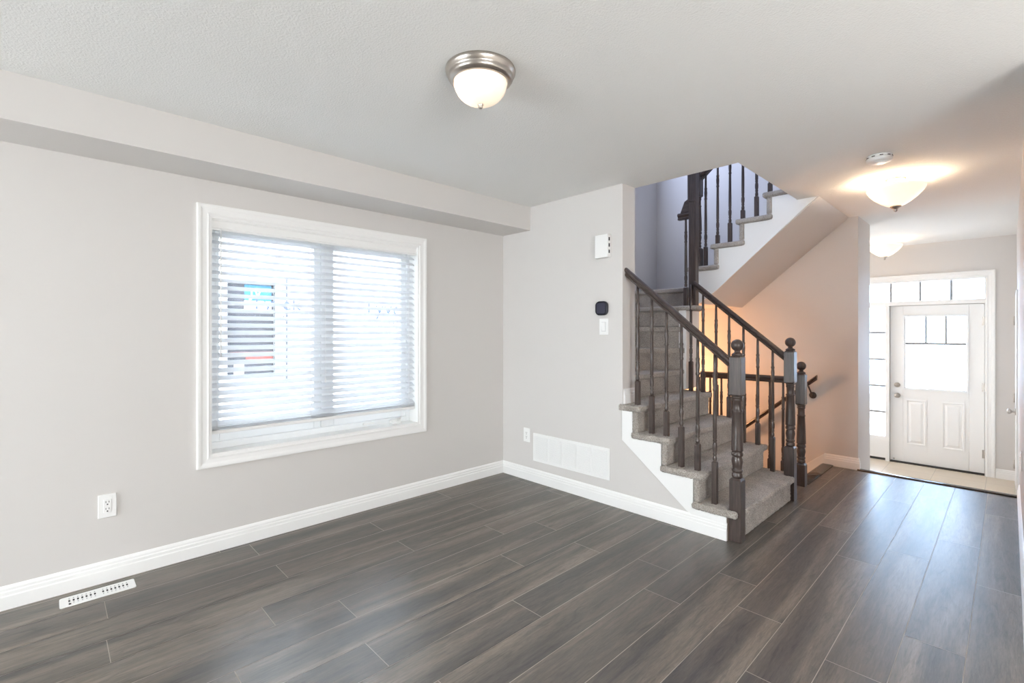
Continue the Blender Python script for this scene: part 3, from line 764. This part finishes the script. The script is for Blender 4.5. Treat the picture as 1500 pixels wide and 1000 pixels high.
# B: railing on the far side of the first flight, up to the tall post
rB = thing('stair_railing', 'dark wood railing on the far side of the first flight, rising to the tall post', 'railing', (2.13, 1.128, 0))
newel(rB, 2.1285, 1.128, 0.0, .423, .919, 1.178)
rz2 = lambda x: 1.090 + SLP * (2.095 - x)
rail_x(rB, 1.13, 2.0915, rz2(2.0915), 1.345, rz2(1.345))
for x, k in ((1.999, 1), (1.885, 2), (1.771, 2), (1.652, 3), (1.540, 3), (1.423, 4), (1.310, 4)):
    zb = .475 + SLP * (1.999 - x)
    baluster(rB, x, 1.13, RS * k - .004, zb, rz2(x) + .004)
pz = RS * 8 - .003
pA = MB(); cx, cy, hw = 1.312, 1.18, .033
pA.box(cx - hw, cx + hw, cy - hw, cy + hw, pz, 2.52).box(cx - hw - .008, cx + hw + .002, cy - hw - .008, cy + hw + .002, 2.52, 2.93)
pA.build('square_post', M['wood'], rB, .002)
# short level rail with its gooseneck left of the tall post
gk = MB()
rings = [[(x, 1.178 + a, z + h) for a, h in RAILP] for x, z in ((1.165, 2.375), (1.30, 2.375))]
gk.loft(rings)
gk.prism([(1.195, 2.435), (1.235, 2.535), (1.279, 2.56), (1.279, 2.435)], 'y', 1.152, 1.204)
gk.build('handrail', M['woodx'], rB, .002)
baluster(rB, 1.238, 1.176, pz, pz + .18, 2.38)
# C: guard beside the basement opening
rC = thing('guard_railing', 'level dark guard railing with short newel beside the basement opening', 'railing', (2.09, 1.577, 0))
newel(rC, 2.084, 1.580, 0.0, .195, .697, .966)
rail_x(rC, 1.577, 2.046, .876, 1.20, .876, sc=.92)
for i in range(8):
    x = 1.943 - i * .1085
    baluster(rC, x, 1.577, 0.0, .19, .880)
# D: upper flight railing
rD = thing('upper_railing', 'dark railing on the upper flight seen through the ceiling opening', 'railing', (1.22, 1.46, 1.96))
newel(rD, 1.222, 1.462, RS * 10 - .003, 2.145, 2.64, 2.90)
ru = lambda x: 2.80 + SLP * (x - 1.26)
rail_x(rD, 1.462, 1.256, ru(1.256), 2.35, ru(2.35))
for x, k in ((1.302, 10), (1.417, 11), (1.531, 11), (1.646, 12), (1.764, 12), (1.876, 13), (1.992, 13)):
    zb = 2.148 + SLP * (x - 1.302)
    baluster(rD, x, 1.455, RS * k - .004, zb, ru(x) + .004)
# E: wall handrail going down to the basement
rE = thing('wall_handrail', 'dark handrail on round wall brackets sloping down to the basement', 'handrail', (1.95, 2.44, .7))
rail_x(rE, 2.435, 1.995, .845, .45, .845 - .86 * 1.545, sc=.8)
for x in (1.91, .95):
    z = .845 - .86 * (1.995 - x)
    MB().lathe([(.034, 0), (.034, -.006), (.028, -.014), (.012, -.018), (.010, -.03), (.001, -.031)], (x + .035, 2.499, z - .09), 18, 'y').tube((x + .035, 2.472, z - .09), (x + .01, 2.435, z + .004), .008, 10).build('bracket', M['wood'], rE)

# ------------------------------------------------------------------ CEILING LAMPS
def flush_lamp(x, y):
    r = thing('ceiling_lamp', 'flush dome ceiling lamp with nickel ring in the middle of the room', 'lamp', (x, y, H))
    MB().lathe([(.100, 0), (.148, 0), (.150, -.006), (.148, -.016), (.140, -.024), (.136, -.030), (.138, -.038), (.132, -.046), (.122, -.052), (.116, -.056), (.112, -.050), (.100, -.01)], (x, y, H - .0005), 48, cap=False).build('base_ring', M['nickel'], r)
    pr = []
    for i in range(14):
        a = i / 13 * math.pi / 2
        pr.append((max(.1135 * math.cos(a) ** .85, .0008), -.048 - .098 * math.sin(a)))
    d = MB(); n_ = 72; o = 0
    vs_ = []; fs_ = []
    for rr, h in pr:
        for i in range(n_):
            a = 2 * math.pi * i / n_; q = rr * (1 + .010 * math.cos(24 * a) * (rr / .1135))
            vs_.append((x + q * math.cos(a), y + q * math.sin(a), H + h))
    for k in range(len(pr) - 1):
        for i in range(n_):
            j = (i + 1) % n_; fs_.append((k * n_ + i, k * n_ + j, (k + 1) * n_ + j, (k + 1) * n_ + i))
    d.add(vs_, fs_, True).build('glass_dome', M['dome'], r)
    MB().lathe([(.001, .004), (.012, .003), (.013, -.002), (.008, -.006), (.010, -.010), (.008, -.016), (.001, -.018)], (x, y, H - .147), 20).build('finial', M['nickel'], r)
    return r
flush_lamp(1.767, -1.775)
point('dome_bulb', (1.767 - .058, -1.775 - .040, H - .080), 5, WARM, .018)

def bowl_lamp(x, y, label, bulbs):
    r = thing('bowl_ceiling_lamp', label, 'lamp', (x, y, H))
    MB().lathe([(.001, 0), (.062, 0), (.062, -.006), (.052, -.016), (.030, -.022), (.012, -.026), (.010, -.04), (.001, -.04)], (x, y, H - .0005), 28).build('canopy', M['nickel'], r)
    MB().tube((x, y, H - .03), (x, y, H - .205), .007, 10).build('stem', M['nickel'], r)
    pr = [(.166, -.066), (.170, -.064), (.174, -.068), (.172, -.080), (.158, -.104), (.128, -.138), (.090, -.170), (.055, -.192), (.024, -.202), (.009, -.203)]
    MB().lathe(pr, (x, y, H), 48, cap=False).build('glass_bowl', M['bowl'], r)
    MB().lathe([(.008, .004), (.034, .004), (.034, -.002), (.026, -.008), (.014, -.016), (.010, -.022), (.012, -.028), (.006, -.036), (.001, -.038)], (x, y, H - .203), 24).build('finial', M['nickel'], r)
    for i in range(2):
        a = math.radians(30 + 180 * i)
        point('bowl_bulb', (x + .085 * math.cos(a), y + .085 * math.sin(a), H - .085), bulbs, WARM, .03)
    return r
bowl_lamp(2.758, 1.343, 'glowing alabaster bowl ceiling lamp in the hall beside the smoke detector', 7.0)
bowl_lamp(2.279, 4.224, 'smaller looking bowl ceiling lamp in the foyer above the front door', 3.0)

# smoke detector
sd = thing('smoke_detector', 'round white smoke detector on the hall ceiling near the bowl lamp', 'smoke detector', (2.762, .684, H))
MB().lathe([(.001, 0), (.062, 0), (.068, -.004), (.068, -.012), (.064, -.014), (.068, -.016), (.066, -.034), (.060, -.040), (.001, -.041)], (2.762, .684, H - .0005), 36).build('body', M['plastic'], sd)
MB().lathe([(.034, 0), (.034, -.004), (.028, -.007), (.001, -.007)], (2.770, .672, H - .041), 24).build('test_button', M['plastic'], sd)
v = MB()
for i in range(10):
    a = 2 * math.pi * i / 10; ca, sa = math.cos(a), math.sin(a)
    def q(rr, t, h): return (2.762 + rr * ca - t * sa, .684 + rr * sa + t * ca, H + h)
    v.add([q(.060, -.009, -.012), q(.0685, -.009, -.012), q(.0685, .009, -.012), q(.060, .009, -.012), q(.060, -.009, -.017), q(.0685, -.009, -.017), q(.0685, .009, -.017), q(.060, .009, -.017)],
          [(0, 3, 2, 1), (4, 5, 6, 7), (0, 1, 5, 4), (1, 2, 6, 5), (2, 3, 7, 6), (3, 0, 4, 7)])
v.build('vent_slots', M['shadow'], sd)

# ------------------------------------------------------------------ WALL FITTINGS (back wall)
def rrect(x0, x1, z0, z1, r, n=6):
    pts = []
    for cx_, cz_, a0 in ((x1 - r, z1 - r, 0), (x0 + r, z1 - r, 90), (x0 + r, z0 + r, 180), (x1 - r, z0 + r, 270)):
        for i in range(n + 1):
            a = math.radians(a0 + 90 * i / n); pts.append((cx_ + r * math.cos(a), cz_ + r * math.sin(a)))
    return pts
chm = thing('door_chime', 'white rectangular door chime box high on the back wall near its right end', 'door chime', (1.16, 0, 1.99))
MB().box(1.095, 1.215, -.045, -.0005, 1.895, 2.072).build('cover', M['plastic'], chm, .004)
for z in (2.035, 1.988, 1.940):
    MB().box(1.2145, 1.2162, -.034, -.018, z - .013, z + .013).build('vent_slot', M['shadow'], chm)
thm = thing('thermostat', 'black rounded square thermostat above the light switch', 'thermostat', (1.138, 0, 1.508))
MB().prism(rrect(1.084, 1.193, 1.453, 1.563, .036), 'y', -.026, -.0005, True).build('body', M['black'], thm, .004, 2)
MB().prism(rrect(1.098, 1.179, 1.467, 1.549, .014), 'y', -.0275, -.025).build('screen', M['screen'], thm)
sw = thing('light_switch', 'white light switch plate just below the thermostat', 'switch', (1.15, 0, 1.365))
MB().box(1.110, 1.192, -.007, -.0005, 1.303, 1.428).build('plate', M['plastic'], sw, .003)
MB().prism([(-.006, 1.332), (-.009, 1.332), (-.0125, 1.398), (-.006, 1.400)], 'x', 1.134, 1.167).build('rocker', M['plastic'], sw)
MB().box(1.131, 1.170, -.0075, -.006, 1.329, 1.402).build('rocker_gap', M['louvre'], sw)

def outlet(name, label, plane, pos, a, z):
    r = thing('wall_outlet', label, 'outlet', (pos, a, z) if plane == 'x' else (a, pos, z))
    def bx(mb, a0, a1, z0, z1, d0, d1, sgn):
        if plane == 'x': mb.box(pos + sgn * d0, pos + sgn * d1, a + a0, a + a1, z + z0, z + z1)
        else: mb.box(a + a0, a + a1, pos + sgn * d0, pos + sgn * d1, z + z0, z + z1)
        return mb
    sgn = {'left': 1, 'back': -1, 'right': -1}[name]
    bx(MB(), -.0385, .0385, -.062, .062, .0005, .007, sgn).build('plate', M['plastic'], r, .003)
    bx(MB(), -.0165, .0165, -.034, .034, .006, .0095, sgn).build('receptacle', M['plastic'], r, .0015)
    s_ = MB()
    for dz in (.018, -.018):
        for da in (-.0065, .0065): bx(s_, da - .0013, da + .0013, dz - .0005, dz + .009, .009, .0098, sgn)
        bx(s_, -.003, .003, dz - .012, dz - .006, .009, .0098, sgn)
    s_.build('slots', M['shadow'], r)
outlet('left', 'white wall outlet on the left wall near the floor register', 'x', 0, -2.876, .401)
outlet('back', 'white wall outlet on the back wall beside the return air grille', 'y', 0, .318, .40)
outlet('right', 'white wall outlet on the right hall wall seen edge-on', 'x', RX, 1.56, .463)

gr = thing('return_air_grille', 'long white return air grille low on the back wall above the baseboard', 'vent', (.80, 0, .31))
g0, g1, gzb, gzt = .400, 1.205, .186, .430
f_ = frame4(MB(), 'y', -.008, -.0005, g0, g1, gzb, gzt, .022, .022, .022, .022)
cells = 5; cw = (g1 - g0 - .044) / cells
for i in range(1, cells): f_.box(g0 + .022 + cw * i - .008, g0 + .022 + cw * i + .008, -.0075, -.0005, gzb + .022, gzt - .022)
f_.build('frame', M['plastic'], gr)
MB().box(g0 + .02, g1 - .02, -.0012, -.0004, gzb + .02, gzt - .02).build('duct_back', M['louvre'], gr)
for i in range(cells):
    a0 = g0 + .022 + cw * i + (.008 if i else 0); a1 = g0 + .022 + cw * (i + 1) - (.008 if i < cells - 1 else 0)
    lv = MB(); nl = 22
    for j in range(nl):
        z = gzb + .024 + (gzt - gzb - .048) * j / (nl - 1)
        lv.prism([(-.0065, z - .0032), (-.0055, z - .0040), (-.0014, z + .0030), (-.0022, z + .0038)], 'x', a0, a1)
    lv.build('louvre_panel', M['plastic'], gr)

# floor register by the left baseboard
fg = thing('floor_register', 'white slotted floor register by the left baseboard', 'vent', (.133, -2.918, 0))
ra, rb_, rc, rd = .076, .189, -3.064, -2.772
MB().prism(rrect(ra, rb_, rc, rd, .012), 'z', .0003, .0055, True).build('plate', M['plastic'], fg, .002)
for i in range(15):
    if i == 7: continue
    y = rc + .036 + i * (rd - rc - .07) / 14
    xm = (ra + rb_) / 2
    MB().box(xm - .010, xm + .010, y - .0035, y + .0035, .0052, .0058).build('slot', M['shadow'], fg)
    for d in (-.026, .026):
        MB().box(xm + d - .008, xm + d + .008, y - .0025, y + .0025, .0052, .0057).build('louvre', M['louvre'], fg)
MB().box(.170, .176, rc + .033, rc + .042, .005, .009).build('damper_lever', M['shadow'], fg)
